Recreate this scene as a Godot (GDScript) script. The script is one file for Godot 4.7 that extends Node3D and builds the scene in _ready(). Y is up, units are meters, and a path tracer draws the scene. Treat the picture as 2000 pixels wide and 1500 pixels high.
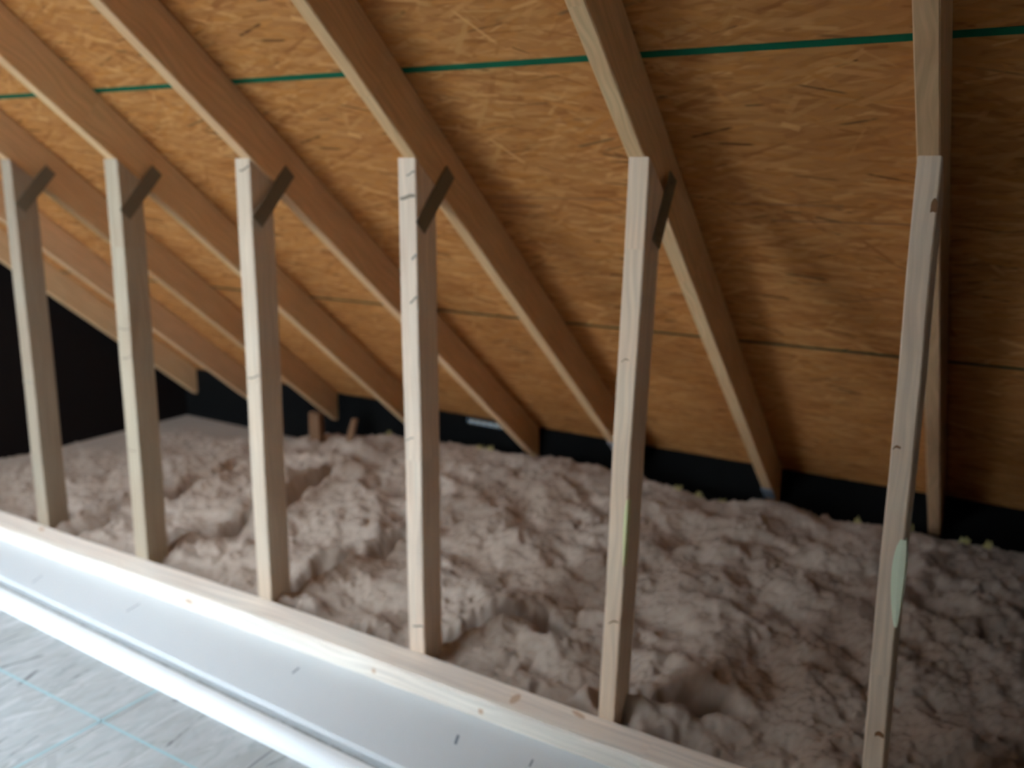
extends Node3D
# Unfinished attic: a knee wall of studs under sloping rafters, wood-strand roof panels behind them,
# loose insulation in the eave and a pale sub-floor in front. x runs along the wall, z towards the room.

const YT := 0.0398        # height of the rafters' lower edge above the studs' faces (z = 0)
const YB := -1.356        # top of the flat plate at the studs' feet
const M := 0.79939        # roof slope
const DR := 0.1295        # rafter depth, square to the slope
const FLOOR := -1.43
var N := Vector3(0, 1, -M).normalized()
var T := Vector3(0, M, 1).normalized()
var rng := RandomNumberGenerator.new()
var mats := {}
var used := {}

func _ready() -> void:
	rng.seed = 71
	# --- camera, sky, exposure
	var cam := Camera3D.new(); cam.name = "camera"
	cam.position = Vector3(3.86467, -0.02303, 1.8865)
	cam.rotation = Vector3(-0.219814, 0.543127, 0.013471)
	cam.fov = 46.26; cam.near = 0.05; cam.far = 200.0
	var lens := CameraAttributesPhysical.new()
	lens.frustum_focal_length = 28.0; lens.exposure_aperture = 2.5; lens.frustum_focus_distance = 1.25
	lens.frustum_near = 0.05; lens.frustum_far = 200.0
	cam.attributes = lens
	add_child(cam); cam.current = true
	var env := Environment.new()
	env.tonemap_mode = Environment.TONE_MAPPER_LINEAR
	env.tonemap_exposure = 161.0
	env.background_mode = Environment.BG_SKY
	var sky := Sky.new(); var sm := ProceduralSkyMaterial.new()
	sm.sky_top_color = Color(0.79, 0.87, 0.94); sm.sky_horizon_color = Color(0.86, 0.91, 0.95)
	sm.ground_bottom_color = Color(0.30, 0.32, 0.30); sm.ground_horizon_color = Color(0.55, 0.60, 0.62)
	sm.sky_energy_multiplier = 0.5; sm.ground_energy_multiplier = 0.3
	sky.sky_material = sm; env.sky = sky
	env.sdfgi_enabled = true; env.ssao_enabled = true; env.ssil_enabled = true
	var we := WorldEnvironment.new(); we.name = "world_environment"; we.environment = env; add_child(we)
	make_materials()
	room()
	ceiling()
	rafters()
	studs()
	plate_and_board()
	insulation()
	eave()

# ---------------------------------------------------------------- naming
func numbered(n: String) -> String:
	var k: int = used.get(n, 0); used[n] = k + 1
	return n if k == 0 else "%s_%03d" % [n, k]
func tag(o: Node, label: String, category := "", group := "", kind := "") -> void:
	if label: o.set_meta("label", label)
	if category: o.set_meta("category", category)
	if group: o.set_meta("group", group)
	if kind: o.set_meta("kind", kind)
func base(called: String, at := Vector3.ZERO) -> Node3D:
	var o := Node3D.new(); o.name = numbered(called); add_child(o, true); o.position = at; return o
func obj(called: String, st: SurfaceTool, m: Material, parent: Node = self, at := Vector3.ZERO) -> MeshInstance3D:
	var o := MeshInstance3D.new(); o.name = numbered(called) if parent == self else called
	o.mesh = st.commit(); o.material_override = m; o.cast_shadow = GeometryInstance3D.SHADOW_CASTING_SETTING_ON
	parent.add_child(o, true); o.position = at
	return o
func mb() -> SurfaceTool:
	var st := SurfaceTool.new(); st.begin(Mesh.PRIMITIVE_TRIANGLES); return st

# ---------------------------------------------------------------- shapes
func quad(st: SurfaceTool, p: Array, uv: Array, out: Vector3) -> void:
	# four corners in order round the face; out says which side is the front
	var n: Vector3 = (p[1] - p[0]).cross(p[2] - p[0])
	if n.length() < 1e-12: n = (p[2] - p[0]).cross(p[3] - p[0])
	n = n.normalized()
	var order := [0, 1, 2, 0, 2, 3]
	if n.dot(out) < 0.0: n = -n; order = [0, 1, 2, 0, 2, 3]
	else: order = [0, 2, 1, 0, 3, 2]
	for i in order:
		st.set_normal(n); st.set_uv(uv[i]); st.add_vertex(p[i])
func box(st: SurfaceTool, lo: Vector3, hi: Vector3, k := 1.0) -> void:
	var c := (lo + hi) / 2.0
	for a in 3:
		for s in [0, 1]:
			var u := (a + 1) % 3; var v := (a + 2) % 3
			var pts := []; var uvs := []
			for q in [[0, 0], [1, 0], [1, 1], [0, 1]]:
				var p := Vector3.ZERO
				p[a] = hi[a] if s else lo[a]; p[u] = hi[u] if q[0] else lo[u]; p[v] = hi[v] if q[1] else lo[v]
				pts.append(p); uvs.append(Vector2(p[u], p[v]) * k)
			var o := Vector3.ZERO; o[a] = 1.0 if s else -1.0
			quad(st, pts, uvs, o)
# a sawn board: rings of eight corners (a chamfered rectangle) joined along its length
func board(st: SurfaceTool, rings: Array, uoff: Vector2) -> void:
	var along := 0.0
	for i in rings.size() - 1:
		var a: Array = rings[i]; var b: Array = rings[i + 1]
		var c := Vector3.ZERO
		for p in a: c += p
		for p in b: c += p
		c /= a.size() + b.size()
		var l: float = (b[0] - a[0]).length(); var per := 0.0
		for j in a.size():
			var j2 := (j + 1) % a.size()
			var w: float = (a[j2] - a[j]).length()
			var mid: Vector3 = (a[j] + a[j2] + b[j] + b[j2]) / 4.0
			quad(st, [a[j], a[j2], b[j2], b[j]], [Vector2(per, along) + uoff, Vector2(per + w, along) + uoff, Vector2(per + w, along + l) + uoff, Vector2(per, along + l) + uoff], mid - c)
			per += w
		along += l
	for e in [0, rings.size() - 1]:
		var r: Array = rings[e]; var c := Vector3.ZERO
		for p in r: c += p
		c /= r.size()
		var other: Array = rings[1 if e == 0 else rings.size() - 2]
		var out: Vector3 = r[0] - other[0]
		for j in r.size():
			var j2 := (j + 1) % r.size()
			quad(st, [c, r[j], r[j2], r[j2]], [Vector2.ZERO + uoff, Vector2(0.02, 0) + uoff, Vector2(0.02, 0.02) + uoff, Vector2(0.02, 0.02) + uoff], out)
func ring(c: Vector3, r: Vector3, u: Vector3, w: float, h: float, ch := 0.003) -> Array:
	var x := w / 2.0; var y := h / 2.0
	var out := []
	for q in [[-x + ch, -y], [x - ch, -y], [x, -y + ch], [x, y - ch], [x - ch, y], [-x + ch, y], [-x, y - ch], [-x, -y + ch]]:
		out.append(c + r * q[0] + u * q[1])
	return out

# ---------------------------------------------------------------- materials
func mat(called: String, c: Color, rough := 0.85) -> StandardMaterial3D:
	var m := StandardMaterial3D.new(); m.resource_name = called; m.albedo_color = c; m.roughness = rough; m.metallic_specular = 0.3
	mats[called] = m; return m
func image_of(w: int, h: int, rgb: PackedFloat32Array) -> ImageTexture:
	var b := PackedByteArray(); b.resize(w * h * 3)
	for i in w * h * 3: b[i] = clampi(int(rgb[i] * 255.0), 0, 255)
	var im := Image.create_from_data(w, h, false, Image.FORMAT_RGB8, b); im.generate_mipmaps()
	return ImageTexture.create_from_image(im)
func grain_texture(sd: int) -> ImageTexture:
	# streaks along v, slow waves and a few darker rings; values multiply the tint of the material
	var w := 192; var h := 768
	var n := FastNoiseLite.new(); n.seed = sd; n.noise_type = FastNoiseLite.TYPE_SIMPLEX_SMOOTH; n.frequency = 0.02; n.fractal_octaves = 3
	var n2 := FastNoiseLite.new(); n2.seed = sd + 5; n2.frequency = 0.012; n2.fractal_octaves = 2
	var f := PackedFloat32Array(); f.resize(w * h * 3)
	for y in h:
		for x in w:
			var bend := n2.get_noise_2d(x * 0.6, y * 0.35) * 14.0
			var s := n.get_noise_2d((x + bend) * 3.6, y * 0.22)
			var t := 0.5 + 0.5 * sin((x + bend * 1.5) * 0.33)
			var v := 0.95 + s * 0.07 - t * t * 0.02
			var cold := n2.get_noise_2d(x * 0.4 + 300.0, y * 0.5)
			var i := (y * w + x) * 3
			f[i] = v; f[i + 1] = v - 0.015 + cold * 0.02; f[i + 2] = v - 0.02 + cold * 0.03
	return image_of(w, h, f)
func strand_texture(sd: int, cols: Array, back: Color, count: int, size := 768) -> ImageTexture:
	# pressed wood strands: thousands of thin flakes laid roughly along u
	var r := RandomNumberGenerator.new(); r.seed = sd
	var f := PackedFloat32Array(); f.resize(size * size * 3)
	for i in size * size: f[i * 3] = back.r; f[i * 3 + 1] = back.g; f[i * 3 + 2] = back.b
	for k in count:
		var cx := r.randf() * size; var cy := r.randf() * size
		var len := r.randf_range(14.0, 46.0); var wid := r.randf_range(2.0, 6.5)
		var a := r.randfn(0.0, 0.28)
		if r.randf() < 0.12: a = r.randf_range(-1.2, 1.2)
		var c: Color = cols[r.randi() % cols.size()]
		var lift := r.randf_range(-0.05, 0.05)
		var op := r.randf_range(0.35, 0.8)
		if r.randf() < 0.03: c = c.darkened(0.5); wid *= 0.6
		var ca := cos(a); var sa := sin(a)
		var ex := int(len) + 1; var ey := int(absf(sa) * len + wid) + 2
		for dy in range(-ey, ey + 1):
			for dx in range(-ex, ex + 1):
				var u := absf(dx * ca + dy * sa) / len; var v := absf(-dx * sa + dy * ca) / wid
				if u >= 1.0 or v >= 1.0: continue
				var o := op * minf(1.0, (1.0 - v) * 2.5) * minf(1.0, (1.0 - u) * 4.0)
				var i := (posmod(int(cy) + dy, size) * size + posmod(int(cx) + dx, size)) * 3
				f[i] += (c.r + lift - f[i]) * o; f[i + 1] += (c.g + lift - f[i + 1]) * o; f[i + 2] += (c.b + lift - f[i + 2]) * o
	return image_of(size, size, f)
func make_materials() -> void:
	for k in 3:
		var g := grain_texture(11 + k * 7)
		var q := mat("rafter_pine_%d" % k, [Color(0.92, 0.76, 0.58), Color(0.90, 0.74, 0.55), Color(0.93, 0.78, 0.59)][k])
		q.albedo_texture = g; q.uv1_scale = Vector3(5.0, 1.1, 1)
	var shade_tints := [Color(0.65, 0.59, 0.51), Color(0.72, 0.66, 0.57), Color(0.84, 0.77, 0.68), Color(0.92, 0.84, 0.75), Color(0.94, 0.84, 0.73), Color(0.94, 0.85, 0.75)]  # left studs tinted darker to stand for weaker light there
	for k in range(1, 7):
		var s := mat("stud_pine_%d" % k, shade_tints[k - 1]); s.albedo_texture = mats["rafter_pine_%d" % (k % 3)].albedo_texture; s.uv1_scale = Vector3(5.0, 0.7, 1)
	var pp := mat("plate_pine", Color(1.0, 0.96, 0.90)); pp.albedo_texture = grain_texture(51); pp.uv1_scale = Vector3(4.0, 0.5, 1)
	var osb := mat("roof_strand_board", Color(1.0, 0.965, 0.96), 0.8)
	osb.albedo_texture = strand_texture(3, [Color(0.80, 0.58, 0.34), Color(0.74, 0.52, 0.29), Color(0.84, 0.64, 0.40), Color(0.66, 0.44, 0.24), Color(0.78, 0.54, 0.28)], Color(0.74, 0.52, 0.30), 3600)
	osb.uv1_scale = Vector3(0.82, 0.82, 1)
	var fl := mat("floor_strand_board", Color(1, 1, 1), 0.7)
	fl.albedo_texture = strand_texture(9, [Color(0.70, 0.70, 0.69), Color(0.67, 0.68, 0.67), Color(0.73, 0.73, 0.72), Color(0.65, 0.65, 0.63), Color(0.69, 0.69, 0.68)], Color(0.69, 0.70, 0.69), 2400, 512)
	fl.uv1_scale = Vector3(0.9, 0.9, 1)
	mat("painted_white", Color(0.85, 0.86, 0.86), 0.55)
	mat("painted_white_trim", Color(0.99, 1.0, 1.0), 0.4)
	mat("green_edge_paint", Color(0.03, 0.38, 0.27), 0.7)
	mat("dull_green_edge_paint", Color(0.10, 0.24, 0.17), 0.8)
	mat("green_ink", Color(0.64, 0.75, 0.76), 0.8)
	mat("dark_ink", Color(0.50, 0.53, 0.57), 0.8)
	mat("steel", Color(0.47, 0.43, 0.36), 0.7).metallic = 0.1
	mat("blue_sheen", Color(0.62, 0.68, 0.74), 0.4).metallic = 0.6  # blue of the vent daylight put into this metal colour
	mat("knot", Color(0.55, 0.40, 0.28))
	mat("orange_knot", Color(0.84, 0.72, 0.61))
	mat("grey_knot", Color(0.56, 0.51, 0.45))
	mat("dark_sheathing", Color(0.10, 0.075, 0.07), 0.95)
	mat("felt_and_shade_black", Color(0.035, 0.035, 0.035), 1.0)  # also blackens the eave board in place of deep shade
	mat("dark_timber", Color(0.46, 0.34, 0.25))  # darker wood than the rafters
	mat("plain_board", Color(0.70, 0.52, 0.34))
	mat("wallboard", Color(0.80, 0.79, 0.76))
	mat("tag_green", Color(0.90, 0.93, 0.82), 0.35)
	mat("tag_yellow", Color(0.88, 0.87, 0.66), 0.5)
	mat("tuft_yellow", Color(0.72, 0.67, 0.46), 1.0)
	var ins := mat("insulation_fibre", Color(1, 1, 1), 1.0); ins.vertex_color_use_as_albedo = true
	ins.rim_enabled = true; ins.rim = 0.15; ins.metallic_specular = 0.1
	var gl := mat("window_glass", Color(0.95, 0.98, 1.0, 0.06), 0.02); gl.transparency = BaseMaterial3D.TRANSPARENCY_ALPHA
	var sc := mat("daylight_blue_screen", Color(0.05, 0.34, 0.52, 0.62), 0.05); sc.transparency = BaseMaterial3D.TRANSPARENCY_ALPHA  # blue of the daylight put into the screen colour
	mat("white_frame", Color(0.9, 0.9, 0.9), 0.5)

# ---------------------------------------------------------------- the setting
const XL := -0.64
const XR := 4.45
const ZB := 4.75
const XE := 3.96
const HOLES := [[0.66, 1.16], [1.27, 1.77]]       # skylights added to brighten plate and floor, between the rafters above the frame
const PART_X := 2.1          # free edge of the unseen partition added to shade the right side
const WX0 := -0.4; const WX1 := 1.3; const WZ0 := 2.45; const WZ1 := 3.9; const SHAFT := 0.3       # unseen skylight added to brighten the floor
const VX0 := -0.3; const VX1 := 1.3; const VY0 := -0.8; const VY1 := 1.0                          # unseen glazing across the room, sized for the light
func room() -> void:
	# floor: sub-floor slabs of strand board, the ceiling slab of the storey below carries them
	var f := base("floor"); tag(f, "pale bluish strand board sub-floor in front of the knee wall", "", "", "structure")
	var xs := [XL, 1.86, 4.30, XR]
	var zs := [0.0, 1.22, 2.44, 3.66, ZB]
	for i in xs.size() - 1:
		for j in zs.size() - 1:
			var st := mb()
			var lo := Vector3(xs[i] + 0.001, FLOOR - 0.02, zs[j] + 0.001); var hi := Vector3(xs[i + 1] - 0.001, FLOOR, zs[j + 1] - 0.001)
			box(st, lo, hi)
			obj("floor_panel", st, mats.floor_strand_board, f)
	var st2 := mb(); box(st2, Vector3(XL - 0.1, FLOOR - 0.30, -2.1), Vector3(XR + 0.1, FLOOR - 0.0205, ZB + 0.1))
	obj("slab", st2, mats.plain_board, f)
	for l in [[Vector3(-0.6, 0, 0.622), Vector3(4.4, 0, 0.630)], [Vector3(1.842, 0, 0.45), Vector3(1.846, 0, 2.4)], [Vector3(2.462, 0, 0.5), Vector3(2.462, 0, 2.4)]]:
		var st := mb(); var a: Vector3 = l[0]; var b: Vector3 = l[1]
		var s := Vector3.UP.cross(b - a).normalized() * 0.004
		var y := Vector3(0, FLOOR + 0.0006, 0)
		board(st, [[a - s + y, a + s + y, a + s + y + Vector3(0, .0005, 0), a - s + y + Vector3(0, .0005, 0)], [b - s + y, b + s + y, b + s + y + Vector3(0, .0005, 0), b - s + y + Vector3(0, .0005, 0)]], Vector2.ZERO)
		obj("printed_line", st, mats.green_ink, f)
	var wl := mb(); box(wl, Vector3(XL - 0.1, -1.75, -2.1), Vector3(XL, 2.2, ZB + 0.1))  # whole gable in one dark colour
	tag(obj("wall_left", wl, mats.dark_sheathing), "dark gable wall at the far left end of the eave", "", "", "structure")
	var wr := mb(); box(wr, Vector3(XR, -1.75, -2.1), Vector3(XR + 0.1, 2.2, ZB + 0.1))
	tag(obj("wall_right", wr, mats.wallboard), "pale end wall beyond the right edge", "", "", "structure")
	var we := mb(); box(we, Vector3(XE, -1.75, -2.1), Vector3(XR + 0.05, 2.2, -0.001))  # dark end wall added to keep light off the right bay
	tag(obj("wall_added_end", we, mats.dark_sheathing), "unseen dark wall added just beyond the right edge to keep light off the last bay", "", "", "structure")
	var wp := mb(); box(wp, Vector3(PART_X, FLOOR, 2.15), Vector3(XR, 2.2, 2.25))
	box(wp, Vector3(1.8, FLOOR, 2.15), Vector3(PART_X + 0.01, -0.42, 2.25))  # low part added to shade the insulation on the right
	box(wp, Vector3(1.35, 0.72, 2.15), Vector3(PART_X + 0.01, 2.2, 2.25))  # header added to stop skylight reaching the right side
	tag(obj("wall_added_partition", wp, mats.wallboard), "unseen partition wall added behind the viewpoint to shade the right side", "", "", "structure")
	# the wall across the room and the flat ceiling with the unseen skylight added to light the attic (all outside the frame)
	var wb := mb(); var za := ZB; var zb := ZB + 0.12
	box(wb, Vector3(XL - 0.1, -1.75, za), Vector3(VX0, 2.3, zb)); box(wb, Vector3(VX1, -1.75, za), Vector3(XR + 0.1, 2.3, zb))
	box(wb, Vector3(VX0, -1.75, za), Vector3(VX1, VY0, zb)); box(wb, Vector3(VX0, VY1, za), Vector3(VX1, 2.3, zb))
	tag(obj("wall_back", wb, mats.wallboard), "pale wall at the far side of the attic room", "", "", "structure")
	var w2 := base("unseen_window_2"); tag(w2, "white framed glazing across the room, unseen and placed to light the attic", "", "", "structure")
	var f2 := mb()
	box(f2, Vector3(VX0, VY0, za - 0.02), Vector3(VX1, VY0 + 0.05, zb)); box(f2, Vector3(VX0, VY1 - 0.05, za - 0.02), Vector3(VX1, VY1, zb))
	box(f2, Vector3(VX0, VY0, za - 0.02), Vector3(VX0 + 0.05, VY1, zb)); box(f2, Vector3(VX1 - 0.05, VY0, za - 0.02), Vector3(VX1, VY1, zb))
	obj("window_frame", f2, mats.white_frame, w2)
	var p2 := mb(); box(p2, Vector3(VX0 + 0.05, VY0 + 0.05, za + 0.05), Vector3(VX1 - 0.05, VY1 - 0.05, za + 0.054))
	obj("pane", p2, mats.window_glass, w2)
	var yc := on_roof(0, 2.78).y - 0.02; var zc := on_roof(0, 2.78).z - 0.08
	var wc := mb(); var hi := yc + SHAFT
	box(wc, Vector3(XL - 0.1, yc, zc), Vector3(WX0, hi, ZB + 0.1)); box(wc, Vector3(WX1, yc, zc), Vector3(XR + 0.1, hi, ZB + 0.1))
	box(wc, Vector3(WX0, yc, zc), Vector3(WX1, hi, WZ0)); box(wc, Vector3(WX0, yc, WZ1), Vector3(WX1, hi, ZB + 0.1))
	tag(obj("ceiling_flat", wc, mats.plain_board), "flat board ceiling over the attic room, outside the frame", "", "", "structure")
	var w := base("unseen_window_1"); tag(w, "unseen skylight over the room, added to brighten the floor", "", "", "structure")
	var wf := mb(); var t := 0.05
	box(wf, Vector3(WX0, yc - 0.01, WZ0), Vector3(WX1, hi, WZ0 + t)); box(wf, Vector3(WX0, yc - 0.01, WZ1 - t), Vector3(WX1, hi, WZ1))
	box(wf, Vector3(WX0, yc - 0.01, WZ0), Vector3(WX0 + t, hi, WZ1)); box(wf, Vector3(WX1 - t, yc - 0.01, WZ0), Vector3(WX1, hi, WZ1))
	obj("window_frame", wf, mats.white_frame, w)
	var pane := mb(); box(pane, Vector3(WX0 + t, hi - 0.05, WZ0 + t), Vector3(WX1 - t, hi - 0.046, WZ1 - t))
	obj("pane", pane, mats.window_glass, w)

func on_roof(x: float, u: float, d := DR) -> Vector3:      # a point of the roof panels' underside; u runs up the slope
	return Vector3(x, YT, 0) + N * d + T * u
func ceiling() -> void:
	var c := base("ceiling"); tag(c, "sloping roof underside of orange-brown strand board panels with green painted edges", "", "", "structure")
	var us := [-2.12, -1.0216, 0.1667, 1.355, 2.78]
	for j in us.size() - 1:
		# eight foot panels, joints staggered on the rafters
		var cuts := [XL]
		var first: float = [4.267, 4.267, 1.829, 4.267][j]
		for x in [first - 2.438, first, first + 2.438, first + 4.876]:
			if x > XL + 0.3 and x < XR - 0.3: cuts.append(x)
		if j == 3:
			for h in HOLES: cuts.append_array(h)
			cuts = cuts.filter(func(v): return absf(v - 1.829) > 0.01)
			cuts.sort()
		cuts.append(XR)
		for i in cuts.size() - 1:
			if j == 3 and HOLES.any(func(h): return absf(h[0] - cuts[i]) < 0.001): continue
			var st := mb()
			var x0: float = cuts[i] + 0.0015; var x1: float = cuts[i + 1] - 0.0015
			var u0: float = us[j] + 0.004; var u1: float = us[j + 1] - 0.004
			var off := Vector2(rng.randf(), rng.randf())
			var pts := [on_roof(x0, u0), on_roof(x1, u0), on_roof(x1, u1), on_roof(x0, u1)]
			var uv := [Vector2(x0, u0) + off, Vector2(x1, u0) + off, Vector2(x1, u1) + off, Vector2(x0, u1) + off]
			quad(st, pts, uv, -N)
			var top := []
			for p in pts: top.append(p + N * 0.0115)
			quad(st, top, uv, N)
			for e in 4: quad(st, [pts[e], pts[(e + 1) % 4], top[(e + 1) % 4], top[e]], [uv[e], uv[(e + 1) % 4], uv[(e + 1) % 4], uv[e]], (pts[e] + pts[(e + 1) % 4]) / 2 - (pts[0] + pts[2]) / 2)
			var panel := obj("roof_panel", st, mats.roof_strand_board, c)
			# painted tongue that shows along the upper long edge
			if j < 3:
				var g := mb(); var hw := 0.0085 if j == 1 else 0.0055
				var a := []; var b := []
				for q in [[-hw, -0.0012], [hw, -0.0012], [hw, 0.010], [-hw, 0.010]]:
					a.append(on_roof(x0, us[j + 1] + q[0], DR + q[1])); b.append(on_roof(x1, us[j + 1] + q[0], DR + q[1]))
				board(g, [a, b], Vector2.ZERO)
				obj("green_edge", g, mats.green_edge_paint if j == 1 else mats.dull_green_edge_paint, panel)
	# thin dark scuff lines half way between the two green edges
	for q in [[2.41, 2.87, -0.332, 0.003], [3.14, 3.42, -0.337, 0.003], [3.24, 3.58, -0.386, 0.004], [2.46, 2.60, -0.362, 0.005]]:
		var g := mb(); var u: float = (q[2] - on_roof(0, 0).z) / T.z; var hw: float = q[3] / 2
		var ra := []; var rb := []
		for e in [[-hw, -0.0006], [hw, -0.0006], [hw, 0.0], [-hw, 0.0]]:
			ra.append(on_roof(q[0], u + e[0], DR + e[1])); rb.append(on_roof(q[1], u + e[0], DR + e[1]))
		board(g, [ra, rb], Vector2.ZERO); obj("scuff_line", g, mats.knot, c)
	# roofing felt over the panels
	var r := mb()
	var strip := func(xa: float, xb: float, ua: float, ub: float) -> void:
		var ra := []; var rb := []
		for e in [[ua, 0.012], [ub, 0.012], [ub, 0.09], [ua, 0.09]]:
			ra.append(on_roof(xa, e[0], DR + e[1])); rb.append(on_roof(xb, e[0], DR + e[1]))
		board(r, [ra, rb], Vector2.ZERO)
	strip.call(XL - 0.1, XR + 0.1, -2.125, 1.355)
	strip.call(XL - 0.1, HOLES[0][0], 1.355, 2.8); strip.call(HOLES[0][1], HOLES[1][0], 1.355, 2.8); strip.call(HOLES[1][1], XR + 0.1, 1.355, 2.8)
	for k in 2:
		var w := base("unseen_window_%d" % (k + 3)); tag(w, "narrow unseen skylight between two rafters high in the near slope, added to brighten plate and floor", "", "", "structure")
		var g := mb(); var ga := []; var gb := []
		for e in [[1.36, 0.05], [2.775, 0.05], [2.775, 0.054], [1.36, 0.054]]:
			ga.append(on_roof(HOLES[k][0] + 0.003, e[0], DR + e[1])); gb.append(on_roof(HOLES[k][1] - 0.003, e[0], DR + e[1]))
		board(g, [ga, gb], Vector2.ZERO); obj("pane", g, mats.window_glass, w)
	obj("roofing_felt", r, mats.felt_and_shade_black, c)

func rafter_x(k: int, z: float) -> float:
	match k:
		-1: return -0.53
		0: return 0.005
		1: return 0.605
		2: return 1.212 - 0.01 * (0.0 - minf(z, 0.0)) 
		3: return 1.834 - 0.02 * z
		4: return 2.43 + 0.02 * z
		5: return 3.058 + 0.034 * z
		6: return 3.652 + 0.024 * z
	return k * 0.6096
func rafters() -> void:
	var names := {-1: "dim sloping rafter against the dark gable wall at far left", 0: "sloping rafter farthest left clear of the gable, low behind the leftmost stud",
		1: "sloping rafter that runs down behind the leftmost stud", 2: "sloping rafter that runs down behind the second stud from the left",
		3: "sloping rafter that runs down behind the third stud from the left", 4: "sloping rafter that runs down behind the fourth stud from the left",
		5: "sloping rafter that runs down behind the fifth stud from the left", 6: "nearly upright looking rafter above the rightmost stud, seen end on"}
	for k in range(-1, 7):
		var o := base("rafter", Vector3.ZERO); tag(o, names[k], "rafter", "rafters under the roof panels")
		var w: float = 0.042
		var st := mb(); var rings := []
		for z in [-1.672, -1.2, -0.7, -0.2, 0.3, 0.9, 2.1]:
			var mid: Vector3 = Vector3(rafter_x(k, z) - w / 2, YT + M * z, z) + N * (DR / 2 - 0.0005)
			rings.append(ring(mid, Vector3.RIGHT, N, w, DR - 0.001, 0.003))
		board(st, rings, Vector2(rng.randf(), rng.randf()))
		obj("beam", st, mats["rafter_pine_%d" % posmod(k, 3)], o)
		if k >= 1:
			# toothed steel plate across the joint with the stud, square to the rafter
			var a := Vector3(0, -0.138, -0.014); var b := Vector3(0, 0.006, -0.150)
			if k == 5: a = Vector3(0, -0.150, -0.060); b = Vector3(0, 0.0, -0.142)
			if k == 6: continue
			var g := mb(); var d := (b - a).normalized(); var s := d.cross(Vector3.RIGHT).normalized()
			var x0: float = maxf(maxf(rafter_x(k, 0.0), rafter_x(k, -0.15)), maxf(stud_x(k, YT, 1), stud_x(k, -0.2, 1))) + 0.0005
			var half: float = 0.024
			var sh := rng.randf_range(-0.008, 0.008)
			a += d * sh
			var r1 := []; var r2 := []
			for q in [[0.0, -half], [0.0025, -half], [0.0025, half], [0.0, half]]:
				r1.append(Vector3(x0 + q[0], 0, 0) + a + s * q[1]); r2.append(Vector3(x0 + q[0], 0, 0) + b + s * q[1])
			board(g, [r1, r2], Vector2.ZERO)
			var pl := obj("nail_plate", g, mats.steel, o); tag(pl, "grey steel truss plate on the side face")
			var nb := mb()
			for i in 9:
				for j in [-1, 0, 1]:
					var p: Vector3 = Vector3(x0 + 0.0025, 0, 0) + a.lerp(b, (i + 0.6) / 9.6) + s * (j * 0.015)
					box(nb, p - Vector3(0, 0.0025, 0.0012), p + Vector3(0.0012, 0.0025, 0.0012))
			obj("teeth", nb, mats.steel, pl)
		if k in [4, 5]:  # thin blue plate stands in for daylight sheen at the rafter foot
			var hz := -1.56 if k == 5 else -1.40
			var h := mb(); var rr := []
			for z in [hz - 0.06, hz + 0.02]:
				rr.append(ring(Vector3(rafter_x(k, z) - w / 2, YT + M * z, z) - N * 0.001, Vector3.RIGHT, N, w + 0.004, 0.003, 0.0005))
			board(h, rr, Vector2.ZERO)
			tag(obj("sheen_plate", h, mats.blue_sheen, o), "blue daylight sheen put into a small thin plate at the rafter's foot")

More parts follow.
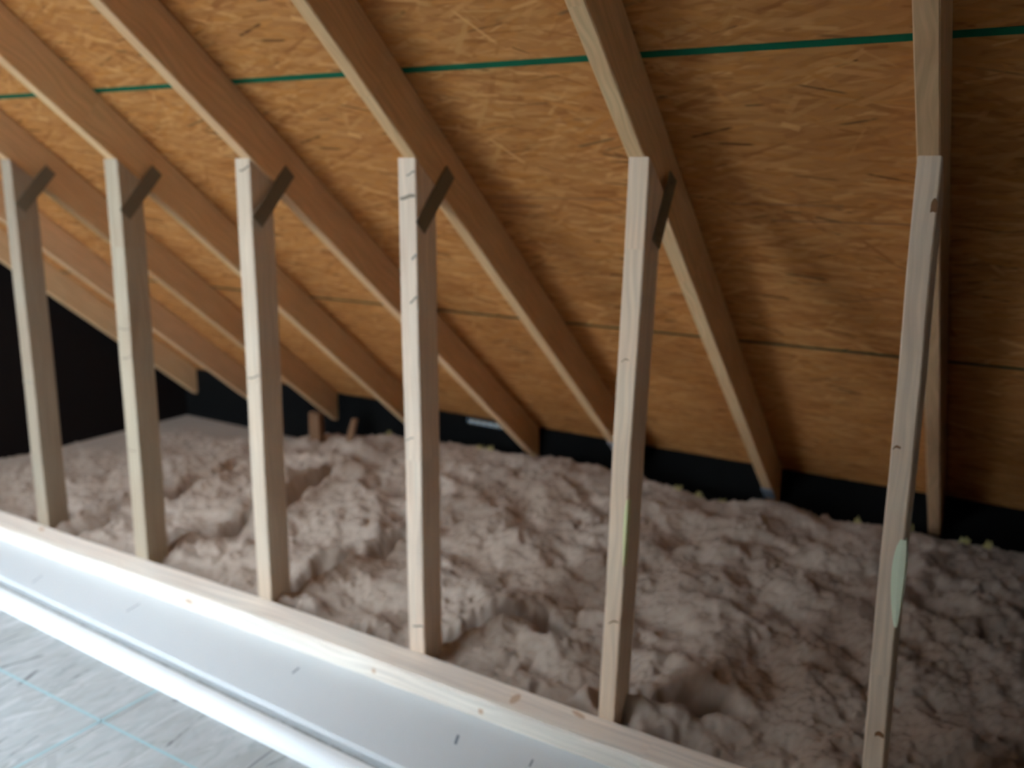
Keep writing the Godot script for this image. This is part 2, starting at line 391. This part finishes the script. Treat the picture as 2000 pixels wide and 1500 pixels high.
# x of the left and right edges of each stud's face at its head and foot
var SX := {1: [0.556, 0.618, 0.548, 0.618], 2: [1.152, 1.222, 1.146, 1.214], 3: [1.766, 1.828, 1.768, 1.828], 4: [2.370, 2.428, 2.388, 2.444], 5: [3.020, 3.070, 2.998, 3.043], 6: [3.612, 3.656, 3.634, 3.676]}
func stud_x(k: int, y: float, side: int) -> float:
	var t := (YT - y) / (YT - YB)
	return lerpf(SX[k][side], SX[k][side + 2], t)
func studs() -> void:
	var names := {1: "pale upright stud, leftmost of the knee wall, one dark knot line", 2: "pale upright stud, second from the left, two faint knot lines",
		3: "pale upright stud, third from the left, one knot line at mid height", 4: "whitest upright stud, fourth from the left, with several small knots",
		5: "pale upright stud, fifth from the left, with a thin yellow-green stripe on its right edge", 6: "dim grey upright stud, rightmost, with a pale green patch on its right edge"}
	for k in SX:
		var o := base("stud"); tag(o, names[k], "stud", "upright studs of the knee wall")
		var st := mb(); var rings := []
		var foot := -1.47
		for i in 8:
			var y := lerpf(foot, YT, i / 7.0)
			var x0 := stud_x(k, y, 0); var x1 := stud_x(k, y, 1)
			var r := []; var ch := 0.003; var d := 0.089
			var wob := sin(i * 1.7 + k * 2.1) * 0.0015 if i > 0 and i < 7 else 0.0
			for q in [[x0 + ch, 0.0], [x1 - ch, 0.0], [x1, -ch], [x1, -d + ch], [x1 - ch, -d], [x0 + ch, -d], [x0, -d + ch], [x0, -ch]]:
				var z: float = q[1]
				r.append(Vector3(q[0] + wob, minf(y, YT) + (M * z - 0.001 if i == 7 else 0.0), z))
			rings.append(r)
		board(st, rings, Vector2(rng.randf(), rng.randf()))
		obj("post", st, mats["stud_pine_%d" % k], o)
		# knot lines: y, slant, thickness, part of the width they cross (from, to)
		var kn: Array = {1: [[-0.78, 0.010, 0.008, 0.0, 1.0]], 2: [[-0.519, 0.004, 0.005, 0.1, 1.0], [-0.618, 0.018, 0.006, 0.2, 1.0], [-0.95, 0.004, 0.004, 0.1, 0.8]], 3: [[-0.611, 0.012, 0.006, 0.1, 1.0], [0.01, 0.012, 0.007, 0.3, 1.0]],
			4: [[-0.060, 0.004, 0.010, 0.1, 0.95], [-0.326, 0.014, 0.008, 0.55, 1.0], [-0.213, 0.006, 0.010, 0.7, 1.0], [-0.712, 0.006, 0.004, 0.1, 0.6], [-1.267, 0.003, 0.006, 0.3, 1.0], [0.0, 0.006, 0.005, 0.5, 1.0]],
			5: [[-1.084, 0.008, 0.004, 0.3, 0.9], [-0.42, 0.004, 0.003, 0.2, 0.6]], 6: [[-0.054, 0.004, 0.026, 0.72, 1.0], [-0.531, 0.008, 0.006, 0.1, 0.45], [-1.17, 0.005, 0.012, 0.5, 0.95]]}[k]
		for q in kn:
			var g := mb(); var y: float = q[0]
			var xa := lerpf(stud_x(k, y, 0), stud_x(k, y, 1), q[3]); var xb := lerpf(stud_x(k, y, 0), stud_x(k, y, 1), q[4])
			var pts := []; var n := 7
			for i in n:
				var t := i / float(n - 1)
				var h: float = q[2] * (0.5 + 0.5 * sin(PI * (0.15 + 0.7 * t)))
				var c := Vector3(lerpf(xa, xb, t), y + q[1] * (t - 0.5) + 0.003 * sin(t * 5.0 + k), 0.0)
				pts.append([c + Vector3(0, -h / 2, 0.0003), c + Vector3(0, -h / 4, 0.0011), c + Vector3(0, h / 4, 0.0011), c + Vector3(0, h / 2, 0.0003)])
			board(g, pts, Vector2.ZERO)
			obj("knot", g, mats.grey_knot if k < 5 else mats.knot, o)
		if k == 6: patch(o, k, -0.722, -0.915, 0.024, 0.010, "pale green patch curling round the edge")
		if k == 5: patch(o, k, -0.758, -0.930, 0.010, 0.001, "thin yellow-green stripe on the edge")
# a pale stain-like flap that wraps the right front edge of a stud
func patch(o: Node3D, k: int, y1: float, y0: float, width: float, proud: float, label: String) -> void:
	var st := mb(); var rings := []; var n := 12
	for i in n + 1:
		var t := i / float(n); var y := lerpf(y0, y1, t)
		var s := pow(maxf(sin(PI * lerpf(0.03, 0.97, t)), 0.0), 0.45)
		var x := stud_x(k, y, 1)
		var w: float = width * s * lerpf(0.55, 1.0, t); var pr: float = 0.001 + proud * s * lerpf(0.5, 1.0, t)
		rings.append([Vector3(x - w, y, 0.0004), Vector3(x - w * 0.3, y, 0.0026), Vector3(x + pr * 0.7, y, 0.0020), Vector3(x + pr, y, -0.006), Vector3(x + pr * 0.8, y, -0.016), Vector3(x + 0.0003, y, -0.018), Vector3(x + 0.0003, y, -0.004), Vector3(x - 0.003, y, 0.0002)])
	board(st, rings, Vector2.ZERO)
	tag(obj("wane_patch", st, mats.tag_green if k == 6 else mats.tag_yellow, o), label)

func plate_and_board() -> void:
	# the flat two-by-four at the studs' feet
	var p := base("bottom_plate"); tag(p, "long cream two-by-four lying flat along the feet of the studs", "timber")
	var st := mb(); var rings := []; var n := 24
	for i in n + 1:
		var x := lerpf(XL + 0.001, XR - 0.003, i / float(n))
		var sag := 0.012 * sin((x - 0.9) * 1.5) if x > 0.9 and x < 3.0 else 0.0
		var y := YB + sag * 0.9
		var r := []; var ch := 0.006
		for q in [[0.001, YB - 0.0735], [0.107, YB - 0.0735], [0.107, y - ch], [0.107 - ch, y], [0.001 + 0.003, y], [0.001, y - 0.003]]:
			r.append(Vector3(x, q[1], q[0]))
		rings.append(r)
	board(st, rings, Vector2(0.3, 0.2))
	obj("plank", st, mats.plate_pine, p)
	for q in [[2.78, 0.052, 0.024, 0.050], [2.953, 0.022, 0.045, 0.018], [0.62, 0.03, 0.04, 0.02]]:
		var g := mb(); var pts := []
		for i in 7:
			var t := i / 6.0; var h: float = q[3] * sqrt(maxf(0.02, 1.0 - pow(2.0 * t - 1.0, 2.0)))
			var sag := 0.012 * sin((q[0] - 0.9) * 1.5) * 0.9 if q[0] > 0.9 and q[0] < 3.0 else 0.0
			var c := Vector3(q[0] + q[2] * (t - 0.5), YB + sag + 0.0012, q[1] + 0.3 * q[2] * (t - 0.5))
			pts.append([c + Vector3(0, -0.0008, -h / 2), c + Vector3(0, 0, -h / 3), c + Vector3(0, 0, h / 3), c + Vector3(0, -0.0008, h / 2)])
		board(g, pts, Vector2.ZERO); obj("knot", g, mats.orange_knot, p)
	for q in [[2.708, -1.383, 0.014], [2.344, -1.379, 0.012], [1.563, -1.374, 0.03]]:
		var g := mb(); box(g, Vector3(q[0] - q[2] / 2, q[1] - 0.008, 0.1072), Vector3(q[0] + q[2] / 2, q[1] + 0.006, 0.1082)); obj("knot", g, mats.orange_knot, p)
	# white painted board on the floor in front of it, with a rounded strip along its edge
	var y1 := -1.405
	var b := base("floor_board"); tag(b, "wide white painted board lying flat on the floor in front of the plate", "board")
	var sb := mb(); var x0 := XL + 0.002; var x1 := XR - 0.003
	board(sb, [[Vector3(x0, FLOOR + 0.0006, 0.108), Vector3(x0, FLOOR + 0.0006, edge_z(x0)), Vector3(x0, y1 - 0.006, edge_z(x0)), Vector3(x0, y1, edge_z(x0) - 0.010), Vector3(x0, y1, 0.108)], [Vector3(x1, FLOOR + 0.0006, 0.108), Vector3(x1, FLOOR + 0.0006, edge_z(x1)), Vector3(x1, y1 - 0.006, edge_z(x1)), Vector3(x1, y1, edge_z(x1) - 0.010), Vector3(x1, y1, 0.108)]], Vector2.ZERO)
	obj("plank", sb, mats.painted_white, b)
	for q in [[0.913, 0.212, 0.943, 0.268, 0.002], [1.39, 0.169, 1.402, 0.226, 0.003], [2.124, 0.179, 2.129, 0.211, 0.005], [2.70, 0.20, 2.715, 0.235, 0.008], [2.912, 0.185, 2.918, 0.212, 0.005]]:
		var g := mb(); var a := Vector3(q[0], y1 + 0.0004, q[1]); var e := Vector3(q[2], y1 + 0.0004, q[3]); var s := Vector3(q[4] / 2, 0, 0); var u := Vector3(0, 0.0006, 0)
		board(g, [[a - s, a + s, a + s + u, a - s + u], [e - s, e + s, e + s + u, e - s + u]], Vector2.ZERO)
		obj("dark_mark", g, mats.dark_ink, b)
	var t := base("trim_strip"); tag(t, "narrow bright white rounded strip along the room side of the white floor board", "trim")
	var sr := mb(); var rr := []
	for i in 25:
		var x := lerpf(x0, x1, i / 24.0); var z := edge_z(x) + 0.022; var r := []
		for j in 9:
			var a := PI * j / 8.0
			r.append(Vector3(x, FLOOR + 0.0006 + 0.030 * pow(sin(a), 0.8), z + 0.038 - 0.038 * cos(a)))
		rr.append(r)
	board(sr, rr, Vector2.ZERO)
	obj("strip", sr, mats.painted_white_trim, t)
func edge_z(x: float) -> float: return 0.305 + 0.044 * (x - 0.83)

# ---------------------------------------------------------------- insulation
var FURROWS := [[Vector2(0.69, 0.02), Vector2(0.70, -0.30)], [Vector2(1.13, -0.10), Vector2(1.25, -0.45)], [Vector2(0.72, -0.49), Vector2(0.66, -0.95)], [Vector2(1.76, -0.10), Vector2(1.93, -0.57)], [Vector2(1.25, -0.62), Vector2(1.23, -0.98)],
	[Vector2(2.36, -0.13), Vector2(2.60, -0.36)], [Vector2(2.60, -0.36), Vector2(2.72, -0.30)], [Vector2(2.98, -0.10), Vector2(3.26, -0.22)], [Vector2(2.70, -0.02), Vector2(3.05, -0.03)], [Vector2(3.2, -0.02), Vector2(3.6, -0.03)], [Vector2(1.9, -0.02), Vector2(2.3, -0.03)]]
func crest(x: float) -> float:
	var pts := [[-0.7, -1.46], [0.0, -1.44], [0.4, -1.375], [0.9, -1.28], [1.2, -1.235], [1.9, -1.205], [2.35, -1.19], [2.6, -1.225], [2.85, -1.245], [3.05, -1.20], [3.3, -1.222], [3.7, -1.212], [7.5, -1.25]]
	for i in pts.size() - 1:
		if x <= pts[i + 1][0]: return lerpf(pts[i][1], pts[i + 1][1], smoothstep(pts[i][0], pts[i + 1][0], x))
	return -1.25
func insulation() -> void:
	var x0 := XL + 0.004; var x1 := XE - 0.004; var z0 := -1.676; var z1 := -0.004
	var step := 0.0065
	var nx := int((x1 - x0) / step); var nz := int((z1 - z0) / step)
	var a := FastNoiseLite.new(); a.seed = 4; a.noise_type = FastNoiseLite.TYPE_SIMPLEX_SMOOTH; a.frequency = 3.0; a.fractal_octaves = 3
	var b := FastNoiseLite.new(); b.seed = 8; b.noise_type = FastNoiseLite.TYPE_SIMPLEX_SMOOTH; b.frequency = 11.0; b.fractal_octaves = 3
	var c := FastNoiseLite.new(); c.seed = 15; c.noise_type = FastNoiseLite.TYPE_CELLULAR; c.frequency = 19.0; c.cellular_return_type = FastNoiseLite.RETURN_DISTANCE; c.fractal_octaves = 2
	var d := FastNoiseLite.new(); d.seed = 23; d.noise_type = FastNoiseLite.TYPE_SIMPLEX_SMOOTH; d.frequency = 60.0; d.fractal_octaves = 2
	var pos := PackedVector3Array(); var col := PackedColorArray()
	for j in nz + 1:
		var z := lerpf(z0, z1, j / float(nz))
		for i in nx + 1:
			var x := lerpf(x0, x1, i / float(nx))
			var front := lerpf(-1.415, -1.385, smoothstep(-0.2, 0.9, x))
			var t := smoothstep(0.0, -1.35, z)
			var y := lerpf(front, crest(x), pow(t, 0.75))
			if z < -1.42: y -= 0.9 * pow((-1.42 - z), 1.25)
			if z > -0.06: y -= (z + 0.06) * 0.55
			var big := a.get_noise_2d(x, z * 1.3)
			var calm := smoothstep(-1.5, -1.1, z) * 0.7 + 0.3
			y += big * 0.055 * calm * smoothstep(-0.9, 1.0, x)
			var mask := smoothstep(-0.25, 0.35, a.get_noise_2d(x * 0.8 + 40.0, z * 0.8))
			var wx := x + b.get_noise_2d(x, z) * 0.012; var wz := z + b.get_noise_2d(z + 5.0, x) * 0.012
			y += b.get_noise_2d(x, z) * 0.010 * (0.5 + mask)
			y -= (c.get_noise_2d(wx, wz) + 0.6) * 0.015 * (0.35 + 0.9 * mask)
			y -= (c.get_noise_2d(wx * 2.3 + 3.0, wz * 2.3) + 0.6) * 0.013 * (0.45 + mask)
			y -= (c.get_noise_2d(wx * 3.7 + 8.0, wz * 3.7) + 0.6) * 0.010
			y += d.get_noise_2d(x, z) * 0.007
			var p := Vector2(x + big * 0.04, z + d.get_noise_2d(x * 0.2, z * 0.2) * 0.02)
			for f in FURROWS:
				var q := Geometry2D.get_closest_point_to_segment(p, f[0], f[1])
				var r := p.distance_to(q)
				if r < 0.13: y += -0.095 * exp(-pow(r / 0.030, 2.0)) + 0.020 * exp(-pow((r - 0.06) / 0.035, 2.0))
			pos.append(Vector3(x, maxf(y, FLOOR - 0.018), z))
			var tone := 0.5 + 0.5 * a.get_noise_2d(x * 0.5 + 9.0, z * 0.5 + 3.0)
			var fine := d.get_noise_2d(x + 7.0, z) * 0.03
			col.append(Color(lerpf(0.37, 0.43, tone) + fine, lerpf(0.29, 0.335, tone) + fine, lerpf(0.235, 0.265, tone) + fine))
	var idx := PackedInt32Array()
	for j in nz:
		for i in nx:
			var k := j * (nx + 1) + i
			idx.append_array([k, k + 1, k + nx + 1, k + 1, k + nx + 2, k + nx + 1])
	var arr := []; arr.resize(Mesh.ARRAY_MAX)
	arr[Mesh.ARRAY_VERTEX] = pos; arr[Mesh.ARRAY_COLOR] = col; arr[Mesh.ARRAY_INDEX] = idx
	var am := ArrayMesh.new(); am.add_surface_from_arrays(Mesh.PRIMITIVE_TRIANGLES, arr)
	var st := SurfaceTool.new(); st.create_from(am, 0); st.generate_normals()
	var o := base("insulation"); tag(o, "lumpy taupe loose fill insulation heaped in the eave behind the studs", "insulation", "", "stuff")
	obj("fill", st, mats.insulation_fibre, o)
	# yellowish tufts that stand up along the back of the heap
	for q in [[1.685, 0.016], [1.742, 0.02], [1.96, 0.014], [2.642, 0.016], [2.739, 0.02], [2.835, 0.015], [3.344, 0.022], [3.524, 0.026], [3.70, 0.014], [3.775, 0.018], [1.15, 0.024]]:
		var g := mb(); var yb: float = crest(q[0]) - 0.012
		for f in 7:
			var s: float = rng.randf_range(0.5, 1.0) * q[1]
			var root := Vector3(q[0] + rng.randf_range(-0.014, 0.014), yb, -1.43 + rng.randf_range(-0.01, 0.01))
			var tip := root + Vector3(rng.randf_range(0.0, 0.02), s + 0.014, rng.randf_range(-0.01, 0.01))
			var rr := []
			for i in 4:
				var t := i / 3.0
				rr.append(ring(root.lerp(tip, t) + Vector3(0.004 * sin(t * 3.0), 0, 0), Vector3.RIGHT, Vector3(0, 0, 1), 0.009 * (1.05 - t * 0.75), 0.008 * (1.05 - t * 0.75), 0.0015))
			board(g, rr, Vector2.ZERO)
		tag(obj("tuft", g, mats.tuft_yellow, o), "yellowish tuft at the back of the heap")

func eave() -> void:
	# board closing the eave, its colour blackened for shade; vent screen tinted daylight blue
	var w := base("wall_eave"); tag(w, "board closing the eave, coloured black for the shaded gap behind the insulation", "", "", "structure")
	var z0 := -1.705; var z1 := -1.68
	var yt := on_roof(0, 0).y + (z0 - on_roof(0, 0).z) * M + 0.01
	var vx0 := 1.44; var vx1 := 1.66; var vy0 := -1.190; var vy1 := -1.160
	var st := mb()
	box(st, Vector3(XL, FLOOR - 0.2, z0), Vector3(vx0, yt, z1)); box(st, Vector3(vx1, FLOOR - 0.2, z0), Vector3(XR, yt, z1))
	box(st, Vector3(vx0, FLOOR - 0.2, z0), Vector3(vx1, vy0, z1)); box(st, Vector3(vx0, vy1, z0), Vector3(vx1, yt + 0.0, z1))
	obj("blocking", st, mats.felt_and_shade_black, w)
	var v := base("soffit_vent"); tag(v, "small slotted vent, daylight blue put into its screen, between rafters low in the eave", "vent")
	var s := mb(); box(s, Vector3(vx0, vy0, z0 + 0.004), Vector3(vx1, vy1, z0 + 0.007)); obj("screen", s, mats.daylight_blue_screen, v)
	for i in 6:
		var g := mb(); var x := lerpf(vx0 + 0.02, vx1 - 0.02, i / 5.0)
		board(g, [ring(Vector3(x - 0.012, vy0, z1 - 0.006), Vector3.RIGHT, Vector3(0, 0, 1), 0.007, 0.006, 0.001), ring(Vector3(x + 0.012, vy1, z1 - 0.006), Vector3.RIGHT, Vector3(0, 0, 1), 0.007, 0.006, 0.001)], Vector2.ZERO)
		obj("slat", g, mats.felt_and_shade_black, v)
	# scraps of timber that stick up out of the insulation at far left
	var b := base("timber_block"); tag(b, "short dim timber block standing out of the insulation beyond the third stud", "timber")
	var sb := mb(); board(sb, [ring(Vector3(0.806, -1.42, -1.3), Vector3.RIGHT, Vector3(0, 0, 1), 0.072, 0.038), ring(Vector3(0.806, -1.145, -1.3), Vector3.RIGHT, Vector3(0, 0, 1), 0.066, 0.038)], Vector2.ZERO)
	obj("block", sb, mats.dark_timber, b)
	var c := base("timber_scrap"); tag(c, "thin timber scrap leaning to the right beside the short block in the eave", "timber")
	var sc := mb(); board(sc, [ring(Vector3(0.98, -1.38, -1.3), Vector3.RIGHT, Vector3(0, 0, 1), 0.05, 0.025), ring(Vector3(1.06, -1.14, -1.3), Vector3.RIGHT, Vector3(0, 0, 1), 0.03, 0.02)], Vector2.ZERO)
	obj("lath", sc, mats.dark_timber, c)
